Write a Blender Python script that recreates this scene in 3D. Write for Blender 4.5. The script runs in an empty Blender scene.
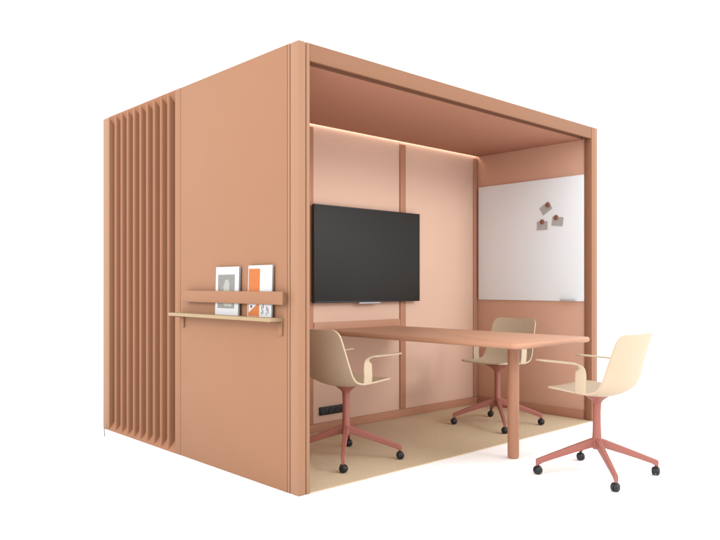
import bpy, bmesh, math, random
from mathutils import Vector, Matrix
random.seed(7)
S = bpy.context.scene
COL = S.collection
PI = math.pi

# ------------------------------------------------------------------ materials
def srgb(r, g, b, k=1.0):
    f = lambda c: ((c/255+0.055)/1.055)**2.4 if c > 10 else c/255/12.92
    return (f(r)*k, f(g)*k, f(b)*k, 1)

def mat(name, col, rough=0.6, spec=0.3, noise=0.0, nscale=8.0, bump=0.0, bscale=200.0, stretch=None, coat=0.0):
    m = bpy.data.materials.new(name); m.use_nodes = True
    nt = m.node_tree; b = nt.nodes['Principled BSDF']
    b.inputs['Base Color'].default_value = col
    b.inputs['Roughness'].default_value = rough
    b.inputs['Specular IOR Level'].default_value = spec
    b.inputs['Coat Weight'].default_value = coat
    tc = nt.nodes.new('ShaderNodeTexCoord')
    src = tc.outputs['Object']
    if stretch:
        mp = nt.nodes.new('ShaderNodeMapping'); mp.inputs['Scale'].default_value = stretch
        nt.links.new(src, mp.inputs['Vector']); src = mp.outputs['Vector']
    if noise:
        n = nt.nodes.new('ShaderNodeTexNoise'); n.inputs['Scale'].default_value = nscale
        n.inputs['Detail'].default_value = 6; n.inputs['Roughness'].default_value = 0.6
        nt.links.new(src, n.inputs['Vector'])
        mx = nt.nodes.new('ShaderNodeMix'); mx.data_type = 'RGBA'
        mx.inputs['A'].default_value = tuple(c*(1-noise) for c in col[:3])+(1,)
        mx.inputs['B'].default_value = tuple(min(1, c*(1+noise)) for c in col[:3])+(1,)
        nt.links.new(n.outputs['Fac'], mx.inputs['Factor'])
        nt.links.new(mx.outputs['Result'], b.inputs['Base Color'])
    if bump:
        n2 = nt.nodes.new('ShaderNodeTexNoise'); n2.inputs['Scale'].default_value = bscale
        n2.inputs['Detail'].default_value = 3
        nt.links.new(src, n2.inputs['Vector'])
        bp = nt.nodes.new('ShaderNodeBump'); bp.inputs['Strength'].default_value = bump
        bp.inputs['Distance'].default_value = 0.002
        nt.links.new(n2.outputs['Fac'], bp.inputs['Height'])
        nt.links.new(bp.outputs['Normal'], b.inputs['Normal'])
    return m

M = {}
M['panel']   = mat('terracotta_panel', (0.250, 0.125, 0.071, 1), 0.75, 0.2, 0.05, 1.6, 0.12, 350)
M['post']    = mat('terracotta_post', (0.262, 0.133, 0.074, 1), 0.55, 0.3, 0.03, 3, 0.06, 350)
M['slat']    = mat('terracotta_slat', (0.262, 0.122, 0.067, 1), 0.7, 0.2, 0.04, 3, 0.08, 350)
M['beam']    = mat('copper_beam', (0.210, 0.097, 0.051, 1), 0.6, 0.25, 0.04, 3, 0.06, 350)
M['jamb']    = mat('copper_jamb', (0.27, 0.122, 0.070, 1), 0.6, 0.25, 0.03, 3)
M['inner']   = mat('pink_felt', (0.58, 0.395, 0.305, 1), 0.95, 0.1, 0.03, 3, 0.25, 600)
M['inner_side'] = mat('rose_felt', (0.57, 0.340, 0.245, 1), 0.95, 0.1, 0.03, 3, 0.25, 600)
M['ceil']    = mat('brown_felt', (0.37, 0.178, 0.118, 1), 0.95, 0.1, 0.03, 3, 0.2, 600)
M['trim']    = mat('copper_trim', (0.37, 0.180, 0.112, 1), 0.6, 0.25, 0.03, 4)
M['carpet']  = mat('sand_carpet', (0.54, 0.43, 0.295, 1), 1.0, 0.05, 0.14, 45, 0.8, 700)
M['table']   = mat('terracotta_tabletop', (0.40, 0.210, 0.130, 1), 0.5, 0.3, 0.04, 5, 0.03, 300)
M['leg']     = mat('terracotta_leg', (0.33, 0.160, 0.095, 1), 0.5, 0.3, 0.04, 5)
M['shell']   = mat('pale_oak_shell', (0.425, 0.330, 0.230, 1), 0.5, 0.3, 0.07, 14, 0.05, 120, (1, 6, 0.5))
M['metal']   = mat('brick_red_metal', (0.275, 0.094, 0.073, 1), 0.45, 0.35, 0.02, 8)
M['black']   = mat('black_plastic', (0.012, 0.012, 0.013, 1), 0.45, 0.35)
M['screen']  = mat('tv_glass', (0.022, 0.022, 0.021, 1), 0.50, 0.18)
M['bezel']   = mat('tv_bezel', (0.010, 0.010, 0.010, 1), 0.4, 0.4)
M['grey']    = mat('grey_aluminium', (0.42, 0.42, 0.42, 1), 0.4, 0.5)
M['white']   = mat('whiteboard_enamel', (0.735, 0.775, 0.80, 1), 0.3, 0.4)
M['note']    = mat('grey_paper', (0.40, 0.39, 0.37, 1), 0.9, 0.1, 0.10, 60)
M['magnet']  = mat('brown_magnet', (0.22, 0.09, 0.055, 1), 0.5, 0.3)
M['wood']    = mat('light_shelf_wood', (0.29, 0.205, 0.115, 1), 0.6, 0.25, 0.12, 20, 0.05, 200, (6, 0.6, 6))
M['paper']   = mat('white_paper', (0.40, 0.40, 0.41, 1), 0.7, 0.2)
M['paper_edge'] = mat('page_edges', (0.3, 0.3, 0.28, 1), 0.9, 0.1)
M['orange']  = mat('orange_print', (0.36, 0.105, 0.025, 1), 0.6, 0.2, 0.05, 30)
M['ink']     = mat('dark_print', (0.05, 0.05, 0.06, 1), 0.7, 0.2)
M['sand']    = mat('pale_print', (0.27, 0.265, 0.24, 1), 0.7, 0.2, 0.2, 40)
M['photo']   = mat('grey_photo_print', (0.165, 0.16, 0.145, 1), 0.6, 0.2, 0.35, 30)
M['ground']  = mat('white_floor', (0.92, 0.92, 0.92, 1), 0.9, 0.1)
M['cable']   = mat('grey_cable', (0.16, 0.16, 0.165, 1), 0.5, 0.3)
M['dark']    = mat('painted_gap_shade', (0.19, 0.085, 0.052, 1), 0.9, 0.1)  # dark brown paints in the shade of the recess behind the beam

em = bpy.data.materials.new('led_strip'); em.use_nodes = True
em.node_tree.nodes.clear()
_o = em.node_tree.nodes.new('ShaderNodeOutputMaterial'); _e = em.node_tree.nodes.new('ShaderNodeEmission')
_e.inputs['Color'].default_value = (1, 0.88, 0.77, 1); _e.inputs['Strength'].default_value = 9.5
em.node_tree.links.new(_e.outputs[0], _o.inputs[0]); M['led'] = em

# ------------------------------------------------------------------ mesh helpers
def box(bm, x0, x1, y0, y1, z0, z1, bev=0.0, seg=2):
    t = bmesh.new()
    bmesh.ops.create_cube(t, size=1)
    for v in t.verts:
        v.co = Vector(((x0+x1)/2+v.co.x*(x1-x0), (y0+y1)/2+v.co.y*(y1-y0), (z0+z1)/2+v.co.z*(z1-z0)))
    if bev: bmesh.ops.bevel(t, geom=t.edges[:], offset=bev, segments=seg, affect='EDGES', profile=0.5)
    merge(bm, t)

def merge(bm, t, mx=None):
    if mx is not None: bmesh.ops.transform(t, matrix=mx, verts=t.verts)
    bmesh.ops.recalc_face_normals(t, faces=t.faces)
    me = bpy.data.meshes.new('tmp'); t.to_mesh(me); t.free()
    bm.from_mesh(me); bpy.data.meshes.remove(me)

def prism(bm, pts, a, b, axis='z', bev=0.0, seg=2):
    """polygon pts extruded from a to b along axis"""
    t = bmesh.new()
    def P(p, h):
        if axis == 'z': return (p[0], p[1], h)
        if axis == 'x': return (h, p[0], p[1])
        return (p[0], h, p[1])
    lo = [t.verts.new(P(p, a)) for p in pts]; hi = [t.verts.new(P(p, b)) for p in pts]
    n = len(pts)
    f0 = t.faces.new(lo); f1 = t.faces.new(hi)
    for i in range(n): t.faces.new((lo[i], lo[(i+1) % n], hi[(i+1) % n], hi[i]))
    if bev:
        es = list(f0.edges)+list(f1.edges)
        bmesh.ops.bevel(t, geom=es, offset=bev, segments=seg, affect='EDGES', profile=0.5)
    merge(bm, t)

def lathe(bm, prof, n=32, mx=None):
    t = bmesh.new(); rings = []
    for r, z in prof:
        if r < 1e-5: rings.append([t.verts.new((0, 0, z))])
        else: rings.append([t.verts.new((r*math.cos(2*PI*i/n), r*math.sin(2*PI*i/n), z)) for i in range(n)])
    for A, B in zip(rings, rings[1:]):
        for i in range(n):
            j = (i+1) % n
            if len(A) == 1 and len(B) == 1: continue
            if len(A) == 1: t.faces.new((A[0], B[i], B[j]))
            elif len(B) == 1: t.faces.new((A[i], A[j], B[0]))
            else: t.faces.new((A[i], A[j], B[j], B[i]))
    if len(rings[0]) > 1: t.faces.new(rings[0])
    if len(rings[-1]) > 1: t.faces.new(rings[-1])
    merge(bm, t, mx)

def loft(bm, rings, mx=None):
    t = bmesh.new(); R = [[t.verts.new(p) for p in r] for r in rings]
    n = len(R[0])
    for A, B in zip(R, R[1:]):
        for i in range(n): t.faces.new((A[i], A[(i+1) % n], B[(i+1) % n], B[i]))
    t.faces.new(R[0]); t.faces.new(R[-1])
    merge(bm, t, mx)

def obj(name, bm, m, parent=None, smooth=35):
    me = bpy.data.meshes.new(name); bm.to_mesh(me); bm.free()
    for p in me.polygons: p.use_smooth = True
    me.set_sharp_from_angle(angle=math.radians(smooth))
    o = bpy.data.objects.new(name, me); COL.objects.link(o)
    me.materials.append(m)
    if parent: o.parent = parent
    return o

def B(): return bmesh.new()

def thing(name, label, cat, loc=(0, 0, 0), rz=0, group=None):
    o = bpy.data.objects.new(name, None); COL.objects.link(o)
    o.location = loc; o.rotation_euler = (0, 0, rz); o.empty_display_size = 0.1
    return tag(o, label, cat, group)

def tag(o, label, cat, group=None):
    o['label'] = label; o['category'] = cat
    if group: o['group'] = group
    return o

def part(name, parent, m, *boxes, bev=0.003, label=None):
    bm = B()
    for b in boxes: box(bm, *b, bev=bev)
    o = obj(name, bm, M[m], parent)
    if label: o['label'] = label
    return o

def rrect(x0, x1, y0, y1, r, n=8):
    pts = []
    for cx, cy, a in ((x1-r, y0+r, -PI/2), (x1-r, y1-r, 0), (x0+r, y1-r, PI/2), (x0+r, y0+r, PI)):
        for i in range(n+1):
            t = a+PI/2*i/n; pts.append((cx+r*math.cos(t), cy+r*math.sin(t)))
    return pts

# ------------------------------------------------------------------ setting
bm = B(); prism(bm, [(60*math.cos(2*PI*i/64), 60*math.sin(2*PI*i/64)) for i in range(64)], -0.05, 0.0)
g = obj('ground', bm, M['ground']); g['kind'] = 'structure'; g['label'] = 'plain white studio floor'

# ------------------------------------------------------------------ booth
W, D, H = 3.107, 2.457, 2.40
YW, XR = 1.18, 3.035          # inner back wall, inner right wall
ZC = 2.309                    # ceiling
booth = thing('meeting_booth', 'terracotta open-fronted meeting booth with slatted side and pink felt interior', 'booth')

# outside left face (plane x = 0)
post = part('corner_post', booth, 'post', (0, 0.052, 0, 0.0755, 0, H), bev=0.010)
part('edge_trim', booth, 'post', (0.0545, 0.078, 0.0015, 0.05, 0.0, H-0.0006), bev=0.004)
part('edge_trim', booth, 'post', (0.0015, 0.045, 0.079, 0.0965, 0.001, H-0.001), bev=0.003)
part('wall_panel', booth, 'panel', (0.001, 0.045, 0.100, 1.2475, 0.001, H-0.001), bev=0.003)
part('wall_panel', booth, 'panel', (0.0, 0.045, 1.2485, 1.318, 0.001, H-0.001), bev=0.002)
part('inner_lining', booth, 'trim', (0.047, 0.085, 0.06, YW+0.03, 0.006, ZC), bev=0.002)

# slatted acoustic panel: tapered fins between chamfered top and bottom rails
bm = B()
ya, yb, dep = 1.3185, 2.347, 0.100
prism(bm, [(0.0, 0.001), (0.0, 0.008), (0.062, 0.085), (dep+0.03, 0.095), (dep+0.03, 0.001)], ya, yb, 'y')
prism(bm, [(0.0, H-0.001), (0.0, H-0.008), (0.062, H-0.080), (dep+0.03, H-0.090), (dep+0.03, H-0.001)], ya, yb, 'y')
box(bm, dep, dep+0.02, ya, yb, 0.05, H-0.05)
NF = 10; pit = (yb-ya)/NF
for i in range(1, NF):
    yc = ya+i*pit
    pts = []
    rn = 0.0135
    for k in range(9):                                   # rounded nose
        a = -PI/2+PI*k/8
        pts.append((rn-rn*math.cos(a)+0.0005, yc+rn*math.sin(a)))
    pts += [(dep*0.5, yc+0.0165), (dep+0.005, yc+0.022), (dep+0.005, yc-0.022), (dep*0.5, yc-0.0165)]
    prism(bm, pts, 0.004, H-0.004, 'z')
obj('slat_panel', bm, M['slat'], booth, 30)
part('corner_post', booth, 'post', (0.0, 0.10, 2.3475, D, 0, H), bev=0.006)

# front frame
part('beam', booth, 'beam', (0.0785, 3.0165, 0.003, 0.024, 2.304, H-0.001), bev=0.003)
part('corner_post', booth, 'post', (3.0485, W, 0, 0.06, 0, H), bev=0.006)
part('edge_trim', booth, 'jamb', (3.018, 3.048, 0.001, 0.055, 0.0, H-0.0015), bev=0.003)
# outer right, rear walls and roof
part('wall_panel', booth, 'panel', (3.065, W-0.002, 0.062, D-0.002, 0.001, H-0.001), bev=0.003)
part('rear_wall', booth, 'panel', (0.102, 3.063, D-0.045, D-0.003, 0.001, H-0.002), bev=0.003)
part('roof', booth, 'panel', (0.10, 3.06, 0.05, D-0.05, 2.352, H-0.004), bev=0.002)

# interior
part('floor', booth, 'carpet', (0.079, 3.06, 0.002, YW+0.01, 0.0008, 0.006), bev=0.0)
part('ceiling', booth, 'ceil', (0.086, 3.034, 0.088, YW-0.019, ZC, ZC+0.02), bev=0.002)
part('shadow_gap', booth, 'dark', (0.0865, 3.034, 0.0245, 0.0875, 2.332, 2.351), (0.0865, 3.034, 0.0862, 0.0876, 2.3095, 2.3315), bev=0.0)
bw = part('back_wall', booth, 'inner', (0.086, 1.990, YW, YW+0.03, 0.006, 2.350), (1.993, 3.033, YW, YW+0.03, 0.006, 2.350), bev=0.002)
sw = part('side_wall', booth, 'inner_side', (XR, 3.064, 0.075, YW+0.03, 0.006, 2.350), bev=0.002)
for x0, x1 in ((0.988, 1.055), (1.989, 2.056), (2.975, 3.0335)):
    part('trim_strip', bw, 'trim', (x0, x1, YW-0.012, YW-0.0005, 0.074, ZC-0.02), bev=0.003)
part('skirting', bw, 'trim', (0.087, 3.033, YW-0.016, YW-0.0008, 0.0062, 0.073), bev=0.003)
part('skirting', sw, 'trim', (XR-0.016, XR-0.0008, 0.077, YW-0.017, 0.0062, 0.078), bev=0.003)
part('trim_strip', sw, 'jamb', (XR-0.008, XR-0.0008, 0.058, 0.074, 0.0062, 2.350), bev=0.002)
part('light_strip', booth, 'led', (0.09, 3.03, YW-0.012, YW-0.003, ZC+0.012, ZC+0.018), bev=0.0)
bm = B(); box(bm, 0.09, 3.03, YW-0.022, YW-0.001, ZC+0.0195, ZC+0.03)
obj('light_channel', bm, M['trim'], booth)

# ------------------------------------------------------------------ cable end at the rear corner
bm = B(); rings = []
for i in range(9):
    t_ = i/8; x = -0.004-0.116*t_; y = 2.428-0.275*t_+0.003*math.sin(t_*5)
    rings.append([(x+0.0025*math.cos(a*PI/4)*0.8, y-0.0025*math.cos(a*PI/4)*0.6, 0.0026+0.0025*math.sin(a*PI/4)) for a in range(8)])
loft(bm, rings)
tag(obj('cable', bm, M['cable']), 'short thin grey cable end on the floor at the rear slatted corner', 'cable')

# ------------------------------------------------------------------ power strip
ps = thing('power_strip', 'black power socket strip low on the pink back wall behind a chair', 'socket', (1.255, YW, 0.160))
part('housing', ps, 'black', (-0.14, 0.14, -0.018, -0.0006, -0.031, 0.031), bev=0.004)
for i in range(4):
    x = -0.105+0.07*i
    bm = B(); lathe(bm, [(0.022, 0.0), (0.022, 0.0035), (0.019, 0.0035), (0.018, 0.0012), (0.0, 0.0012)], 20,
                    Matrix.Translation((x, -0.0186, 0)) @ Matrix.Rotation(PI/2, 4, 'X'))
    obj('socket', bm, M['bezel'], ps)

# ------------------------------------------------------------------ television
tv = thing('television', 'large dark flat television mounted on the pink back wall', 'television', (1.60, YW-0.013, 1.345))
part('screen', tv, 'screen', (-0.565, 0.565, -0.0475, -0.030, -0.355, 0.358), bev=0.001)
bm = B()
for b in ((-0.575, 0.575, -0.048, -0.02, 0.3585, 0.368), (-0.575, 0.575, -0.048, -0.02, -0.368, -0.3555),
          (-0.575, -0.5655, -0.048, -0.02, -0.355, 0.358), (0.5655, 0.575, -0.048, -0.02, -0.355, 0.358)): box(bm, *b, bev=0.0015)
box(bm, -0.57, 0.57, -0.0295, -0.010, -0.36, 0.36, 0.004)
obj('frame', bm, M['bezel'], tv)
part('sensor_bar', tv, 'grey', (-0.125, 0.105, -0.050, -0.024, -0.379, -0.3685), bev=0.002)
part('wall_bracket', tv, 'black', (-0.25, 0.25, -0.0098, 0.0005, -0.2, 0.2), bev=0.002)

# ------------------------------------------------------------------ whiteboard with notes
wb = thing('whiteboard', 'large white magnetic board covering the right inner wall', 'whiteboard', (XR-0.001, 0.62, 1.49))
part('board', wb, 'white', (-0.022, 0, -0.545, 0.525, -0.512, 0.530), bev=0.003)
part('pen_tray', wb, 'grey', (-0.050, -0.0225, -0.49, -0.345, -0.512, -0.498), bev=0.003)
XB = XR-0.0235
def note(y, z, rot, lab, mlab, my, mz):
    bm = B(); n = 6; w, h = 0.105, 0.074
    rings = []
    for j in range(n+1):
        x = -0.0020-0.007*max(0, 0.6-j/n)**2; z_ = (j/n-0.5)*h
        rings.append([(x, -w/2, z_), (x, w/2, z_), (x-0.0008, w/2, z_), (x-0.0008, -w/2, z_)])
    loft(bm, rings)
    o = obj('paper_note', bm, M['note']); o.location = (XB, y, z); o.rotation_euler = (rot, 0, 0)
    tag(o, lab, 'note', 'paper notes on the whiteboard')
    bm = B(); lathe(bm, [(0.021, 0), (0.021, 0.008), (0.018, 0.013), (0.009, 0.0155), (0, 0.016)], 24)
    k = obj('magnet', bm, M['magnet']); k.location = (XB-0.0032, my, mz); k.rotation_euler = (0, -PI/2, 0)
    tag(k, mlab, 'magnet', 'magnets on the whiteboard')
NOTES = (
 (0.425, 1.768, -0.55, 'tilted grey note, the topmost one on the whiteboard', 'round brown magnet holding the topmost tilted note', 0.402, 1.796),
 (0.310, 1.650, 0.12, 'small grey note nearest the booth opening on the whiteboard', 'round brown magnet on the note nearest the booth opening', 0.322, 1.683),
 (0.460, 1.622, 0.0, 'lowest grey note on the whiteboard, level edge', 'round brown magnet holding the lowest level note', 0.458, 1.655))
for a in NOTES: note(*a)

# ------------------------------------------------------------------ meeting table
tb = thing('meeting_table', 'terracotta meeting table with rounded end and single round leg', 'table', (1.53, 0, 0))
bm = B()
def corner(cx, cy, r, a0, a1, n=10): return [(cx+r*math.cos(a0+(a1-a0)*i/n), cy+r*math.sin(a0+(a1-a0)*i/n)) for i in range(n+1)]
ye = -0.605; r = 0.062; hw = 0.410
out = [(-hw, YW-0.014)]+corner(-hw+r, ye+r, r, PI, 1.5*PI)+corner(hw-r, ye+r, r, 1.5*PI, 2*PI)+[(hw, YW-0.014)]
def inset(pts, d):
    res = []
    for x, y in pts:
        nx = x-d*(1 if x > 0 else -1)*min(1, abs(x)/hw) ; ny = y+(d if y < ye+r else 0)*max(0, (ye+r-y)/r)
        res.append((nx, ny))
    return res
rings = []
for d, z in ((0.030, 0.7385), (0.010, 0.7435), (0.003, 0.7485), (0.0, 0.755), (0.0, 0.766), (0.0025, 0.772), (0.006, 0.775)):
    rings.append([(x, y, z) for x, y in inset(out, d)])
loft(bm, rings)
obj('tabletop', bm, M['table'], tb, 40)
bm = B(); lathe(bm, [(0.030, 0.0), (0.034, 0.004), (0.0365, 0.02), (0.0365, 0.737)], 40, Matrix.Translation((0, -0.275, 0)))
obj('leg', bm, M['leg'], tb)
part('wall_rail', tb, 'table', (-0.470, 0.455, YW-0.0125, YW-0.0006, 0.735, 0.830), bev=0.002)

# ------------------------------------------------------------------ chairs
def catmull(P, n=8):
    Q = [P[0]]+P+[P[-1]]; out = []
    for i in range(1, len(Q)-2):
        p0, p1, p2, p3 = Q[i-1:i+3]
        for k in range(n):
            t = k/n
            out.append(tuple(0.5*((2*b)+(-a+c)*t+(2*a-5*b+4*c-d)*t*t+(-a+3*b-3*c+d)*t**3) for a, b, c, d in zip(p0, p1, p2, p3)))
    out.append(tuple(P[-1])); return out

def shell_mesh():
    # forward, height, half width, edge lift
    prof = [(.220, .508, .205, .008), (.195, .508, .208, .010), (.13, .502, .214, .014), (.05, .489, .220, .021),
            (-.03, .480, .224, .026), (-.09, .482, .226, .030), (-.135, .498, .226, .033), (-.168, .532, .224, .036),
            (-.190, .580, .220, .038), (-.209, .650, .213, .036), (-.232, .740, .206, .030), (-.258, .836, .200, .022)]
    c = catmull(prof, 8)
    Ls = [0]
    for a, b in zip(c, c[1:]): Ls.append(Ls[-1]+math.hypot(b[0]-a[0], b[1]-a[1]))
    T = Ls[-1]
    # resample, finer near the ends
    us = sorted(set([T*i/64 for i in range(65)]+[T*0.10*(i/14)**2 for i in range(15)]+[T-T*0.10*(i/14)**2 for i in range(15)]))
    def at(u):
        for i in range(len(Ls)-1):
            if u <= Ls[i+1] or i == len(Ls)-2:
                t = (u-Ls[i])/max(1e-9, Ls[i+1]-Ls[i]); return [a+(b-a)*t for a, b in zip(c[i], c[i+1])]
    ns = 24; th = 0.0105
    def pt(u, k, off):
        f, z, w, e = at(u)
        a = at(max(0, u-.006)); b = at(min(T, u+.006))
        dx, dz = b[0]-a[0], b[1]-a[1]; L = math.hypot(dx, dz); dx /= L; dz /= L
        nx, nz = dz, -dx           # points up / forward
        rr = 0.055 if u > T/2 else 0.045
        en = min(u, T-u)
        if en < rr: w = w-rr+math.sqrt(max(0, rr*rr-(rr-en)**2))
        s = -math.cos(PI*k/ns) if False else (2*k/ns-1)
        W0 = at(u)[2]
        q = (s*w/W0)
        lift = e*q*q
        # rounded rim: the sheet thins at its edge
        return (f+nx*(lift+off), s*w, z+nz*(lift+off))
    t = bmesh.new()
    top = [[t.verts.new(pt(u, k, 0)) for k in range(ns+1)] for u in us]
    bot = [[t.verts.new(pt(u, k, -th)) for k in range(ns+1)] for u in us]
    n = len(us)
    for i in range(n-1):
        for k in range(ns):
            t.faces.new((top[i][k], top[i][k+1], top[i+1][k+1], top[i+1][k]))
            t.faces.new((bot[i][k], bot[i+1][k], bot[i+1][k+1], bot[i][k+1]))
    for i in range(n-1):
        t.faces.new((top[i][0], top[i+1][0], bot[i+1][0], bot[i][0]))
        t.faces.new((top[i][ns], bot[i][ns], bot[i+1][ns], top[i+1][ns]))
    for k in range(ns):
        t.faces.new((top[0][k], bot[0][k], bot[0][k+1], top[0][k+1]))
        t.faces.new((top[-1][k], top[-1][k+1], bot[-1][k+1], bot[-1][k]))
    bm = B(); merge(bm, t); return bm

def arm_mesh(sd):
    # flat strip rising from the seat edge, turning into a level rest
    path = catmull([(-.022, .497), (-.024, .53), (-.026, .57), (-.027, .61), (-.018, .645), (.012, .664), (.06, .667), (.13, .668), (.20, .669), (.262, .671)], 6)
    n = len(path); rings = []
    for i, (f, z) in enumerate(path):
        a = path[max(0, i-1)]; b = path[min(n-1, i+1)]
        dx, dz = b[0]-a[0], b[1]-a[1]; L = math.hypot(dx, dz); dx /= L; dz /= L
        turn = min(1, max(0, (math.atan2(dx, dz))/(PI/2)))
        ang = turn*turn*(3-2*turn)*PI/2
        pf, pz = dz, -dx                                   # in-plane normal
        w = Vector((pf*math.cos(ang), sd*-1*math.sin(ang), pz*math.cos(ang)))
        tg = Vector((dx, 0, dz)); nn = tg.cross(w).normalized()
        hw = 0.035-0.008*turn; ht = 0.0045
        e = (n-1-i)/6.0
        if e < 1: hw *= 0.55+0.45*math.sqrt(max(0, 1-(1-e)**2))
        shift = 0.0
        c = Vector((f, sd*(0.2235+0.006*min(1, max(0, (z-.50)/.05))-0.004*turn), z))
        ring = []
        for k in range(12):
            t = 2*PI*k/12; cx, sx = math.cos(t), math.sin(t)
            ring.append(c+w*hw*math.copysign(abs(cx)**0.35, cx)+nn*ht*math.copysign(abs(sx)**0.6, sx))
        rings.append(ring)
    bm = B(); loft(bm, rings); return bm

def leg_mesh(a):
    # tapered flat spoke, dropping from the hub to the castor
    rings = []
    for r_, zt, zb, hw in ((0.010, .218, .165, .017), (0.04, .210, .158, .0165), (0.14, .172, .128, .0145), (0.24, .1335, .096, .013), (0.315, .104, .070, .0118), (0.348, .091, .050, .0115), (0.353, .087, .050, .0105)):
        ring = [(r_, hw*0.7, zt), (r_, hw, zt-.005), (r_, hw*0.85, zb+.004), (r_, hw*0.6, zb), (r_, -hw*0.6, zb), (r_, -hw*0.85, zb+.004), (r_, -hw, zt-.005), (r_, -hw*0.7, zt)]
        rings.append(ring)
    bm = B(); loft(bm, rings)
    t = Matrix.Rotation(a, 4, 'Z'); bmesh.ops.transform(bm, matrix=t, verts=bm.verts)
    return bm

def castor_mesh(a, twist):
    bm = B()
    R = 0.0250
    base = Matrix.Rotation(a, 4, 'Z') @ Matrix.Translation((0.340, 0, 0)) @ Matrix.Rotation(twist, 4, 'Z')
    for s in (-1, 1):
        mx = base @ Matrix.Translation((0.004, s*0.012, R)) @ Matrix.Rotation(PI/2, 4, 'X')
        q = s
        prof = [(0.010, q*0.0105), (R-0.0010, q*0.0105), (R, q*0.006), (R-0.0008, q*0.000), (R-0.004, q*-0.0065), (R-0.011, q*-0.0105), (0.006, q*-0.0115), (0, q*-0.0115)]
        lathe(bm, prof, 28, mx)
    t = bmesh.new(); bmesh.ops.create_cube(t, size=1)
    for v in t.verts: v.co = Vector((v.co.x*0.034+0.0, v.co.y*0.006, R+0.006+v.co.z*0.034))
    merge(bm, t, base)
    lathe(bm, [(0.006, 0.035), (0.006, 0.056)], 12, base)
    return bm

CH = {}
def make_chair(label, loc, rz):
    t = thing('swivel_chair', label, 'chair', loc, rz, 'swivel chairs around the meeting table')
    obj('seat_shell', shell_mesh(), M['shell'], t, 50)
    for s in (-1, 1): obj('armrest', arm_mesh(s), M['shell'], t, 50)
    bm = B(); lathe(bm, [(0.075, 0.4775), (0.078, 0.472), (0.070, 0.464), (0.050, 0.450), (0.034, 0.436), (0.0245, 0.420)], 36)
    for x in (-0.05, 0.05):
        box(bm, x-0.012, x+0.012, -0.07, 0.07, 0.470, 0.4815, 0.002)
    obj('seat_mount', bm, M['metal'], t)
    bm = B(); lathe(bm, [(0.0245, 0.4198), (0.0225, 0.36), (0.0230, 0.28), (0.0265, 0.21), (0.0265, 0.158), (0.022, 0.152), (0, 0.152)], 36)
    obj('column', bm, M['metal'], t)
    for k in range(4):
        a = PI/4+k*PI/2
        lg = obj('leg', leg_mesh(a), M['metal'], t, 30)
        obj('castor', castor_mesh(a, (0.5, -0.7, 1.2, 0.2)[k]), M['black'], lg)
    return t

def dup(o, parent=None):
    c = o.copy(); COL.objects.link(c)
    if parent: c.parent = parent
    for ch in list(o.children): dup(ch, c)
    return c

chair = make_chair('pale oak swivel chair just inside the booth with its back to the corner post', (0.7165, 0.4265, 0.006), 0)
SPOTS = (('pale oak swivel chair behind the table facing left, under the whiteboard', (2.3335, 0.435, 0.006), PI),
         ('pale oak swivel chair on the white floor outside the booth at the table end', (1.55, -0.844, 0.0), PI/2))
for lab, loc, rz in SPOTS:
    c = dup(chair); c['label'] = lab; c.location = loc; c.rotation_euler = (0, 0, rz)

# ------------------------------------------------------------------ display shelf on the outside wall
sh = thing('wall_shelf', 'narrow light wood shelf with terracotta retaining rail on the outer wall', 'shelf', (0, 0.70, 0.9))
SX = -0.090
part('board', sh, 'wood', (SX, -0.0005, -0.570, 0.540, 0.0145, 0.034), bev=0.002)
part('rail', sh, 'panel', (-0.0375, -0.027, -0.608, 0.452, 0.105, 0.176), bev=0.003)
for y in (-0.590, 0.430):
    bm = B(); box(bm, -0.0265, 0.0008, y-0.010, y+0.010, 0.112, 0.170, 0.002)
    obj('rail_spacer', bm, M['panel'], sh)
for y in (-0.548, 0.508):
    bm = B()
    box(bm, -0.010, 0.0008, y-0.019, y+0.019, -0.062, 0.0155, 0.002)
    prism(bm, [(-0.0102, 0.0155), (-0.085, 0.0155), (-0.085, 0.009), (-0.014, 0.004), (-0.0102, -0.01)], y-0.004, y+0.004, 'y')
    obj('bracket', bm, M['panel'], sh)

# ------------------------------------------------------------------ books on the shelf
def book(name, label, yc, w, h, thick, cat):
    t = thing(name, label, cat, (-0.0255, yc, 0.9345), 0, None)
    t.rotation_euler = (0, math.radians(1.6), 0)
    bm = B(); box(bm, 0.0, 0.0012, -w/2, w/2, 0, h, 0); box(bm, thick-0.0012, thick, -w/2, w/2, 0, h, 0)
    box(bm, 0.0, thick, w/2-0.0012, w/2+0.0003, 0.0001, h-0.0001, 0)
    obj('cover', bm, M['paper'], t)
    part('pages', t, 'paper_edge', (0.0013, thick-0.0013, -w/2+0.002, w/2-0.0014, 0.002, h-0.002), bev=0)
    return t
def plate(parent, name, m, pts, x=-0.0006):
    bm = B(); prism(bm, pts, x, 0.0002+x+0.0003, 'x'); return obj(name, bm, M[m], parent)
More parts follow.
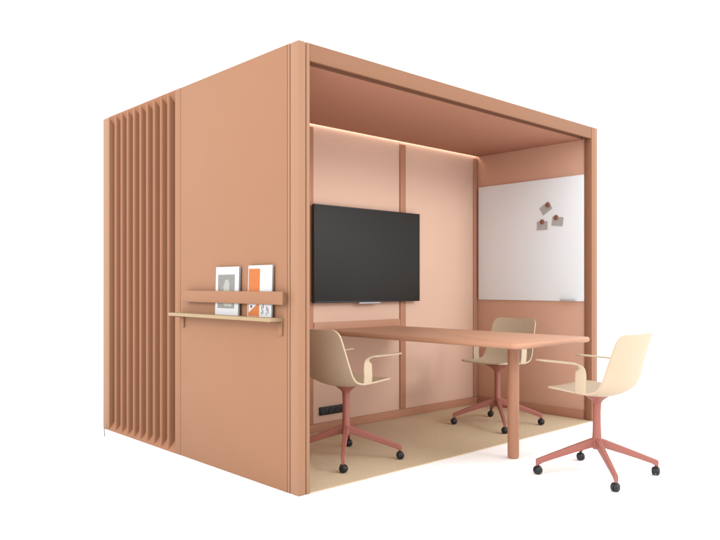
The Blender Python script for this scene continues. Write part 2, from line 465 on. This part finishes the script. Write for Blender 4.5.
# y runs right-to-left in the view, so mirrored outlines are used
bk = book('art_book', 'white art book with a grey picture on its cover, left on the shelf', 0.656, 0.250, 0.284, 0.011, 'book')
plate(bk, 'cover_picture', 'photo', [(-0.082, 0.040), (0.098, 0.040), (0.098, 0.238), (-0.082, 0.238)])
plate(bk, 'picture_detail', 'sand', [(-0.055, 0.05), (0.02, 0.05), (0.045, 0.08), (0.028, 0.13), (0.038, 0.165), (0.016, 0.205), (-0.014, 0.210), (-0.030, 0.185), (-0.024, 0.15), (-0.062, 0.12)], -0.0010)
bk2 = book('magazine', 'white magazine with an orange block on its cover, right on the shelf', 0.322, 0.230, 0.287, 0.009, 'magazine')
plate(bk2, 'cover_block', 'orange', [(0.0, 0.002), (0.108, 0.002), (0.108, 0.268), (0.0, 0.268)])
plate(bk2, 'cover_triangle', 'paper', [(0.100, 0.022), (0.100, 0.072), (0.018, 0.072)], -0.0010)
bm = B(); prism(bm, [(0.076+0.009*math.cos(a*PI/5), 0.056+0.009*math.sin(a*PI/5)) for a in range(10)], -0.0014, -0.0011, 'x')
obj('cover_dot', bm, M['ink'], bk2)
for y, z0, z1 in ((-0.028, 0.012, 0.030), (-0.030, 0.036, 0.062), (-0.040, 0.018, 0.040), (-0.042, 0.046, 0.070), (-0.074, 0.012, 0.026), (-0.076, 0.032, 0.060), (-0.088, 0.020, 0.052)):
    plate(bk2, 'cover_print', 'ink', [(y, z0), (y+0.006, z0+0.003), (y+0.008, z1), (y+0.002, z1-0.002)])

# ------------------------------------------------------------------ camera, light
cd = bpy.data.cameras.new('camera'); cam = bpy.data.objects.new('camera', cd); COL.objects.link(cam)
cam.location = (-2.30301, -2.94641, 1.1083)
cam.rotation_euler = (PI/2, 0, -math.atan2(0.681438, 0.731876))
cd.sensor_width = 36; cd.lens = 36*711/720; cd.shift_y = 15.5/720
cd.clip_start = 0.05; cd.clip_end = 500
S.camera = cam

w = bpy.data.worlds.new('World'); S.world = w; w.use_nodes = True
bg = w.node_tree.nodes['Background']; bg.inputs['Color'].default_value = (1, 1, 1, 1); bg.inputs['Strength'].default_value = 2.10

def area(name, loc, target, size, power, col=(1, 1, 1)):
    ld = bpy.data.lights.new(name, 'AREA'); ld.shape = 'RECTANGLE'; ld.size, ld.size_y = size; ld.energy = power; ld.color = col
    o = bpy.data.objects.new(name, ld); COL.objects.link(o); o.location = loc
    o.rotation_euler = (Vector(target)-Vector(loc)).to_track_quat('-Z', 'Y').to_euler(); return o
area('softbox', (-7.5, 1.2, 4.4), (0.0, 1.2, 1.1), (3, 3), 330)
area('softbox', (3.6, -8.5, 4.9), (1.6, 0.6, 1.2), (3, 2.2), 340)

S.view_settings.view_transform = 'Standard'; S.view_settings.look = 'None'
S.view_settings.exposure = 0; S.view_settings.gamma = 1
S.cycles.max_bounces = 10; S.cycles.diffuse_bounces = 6
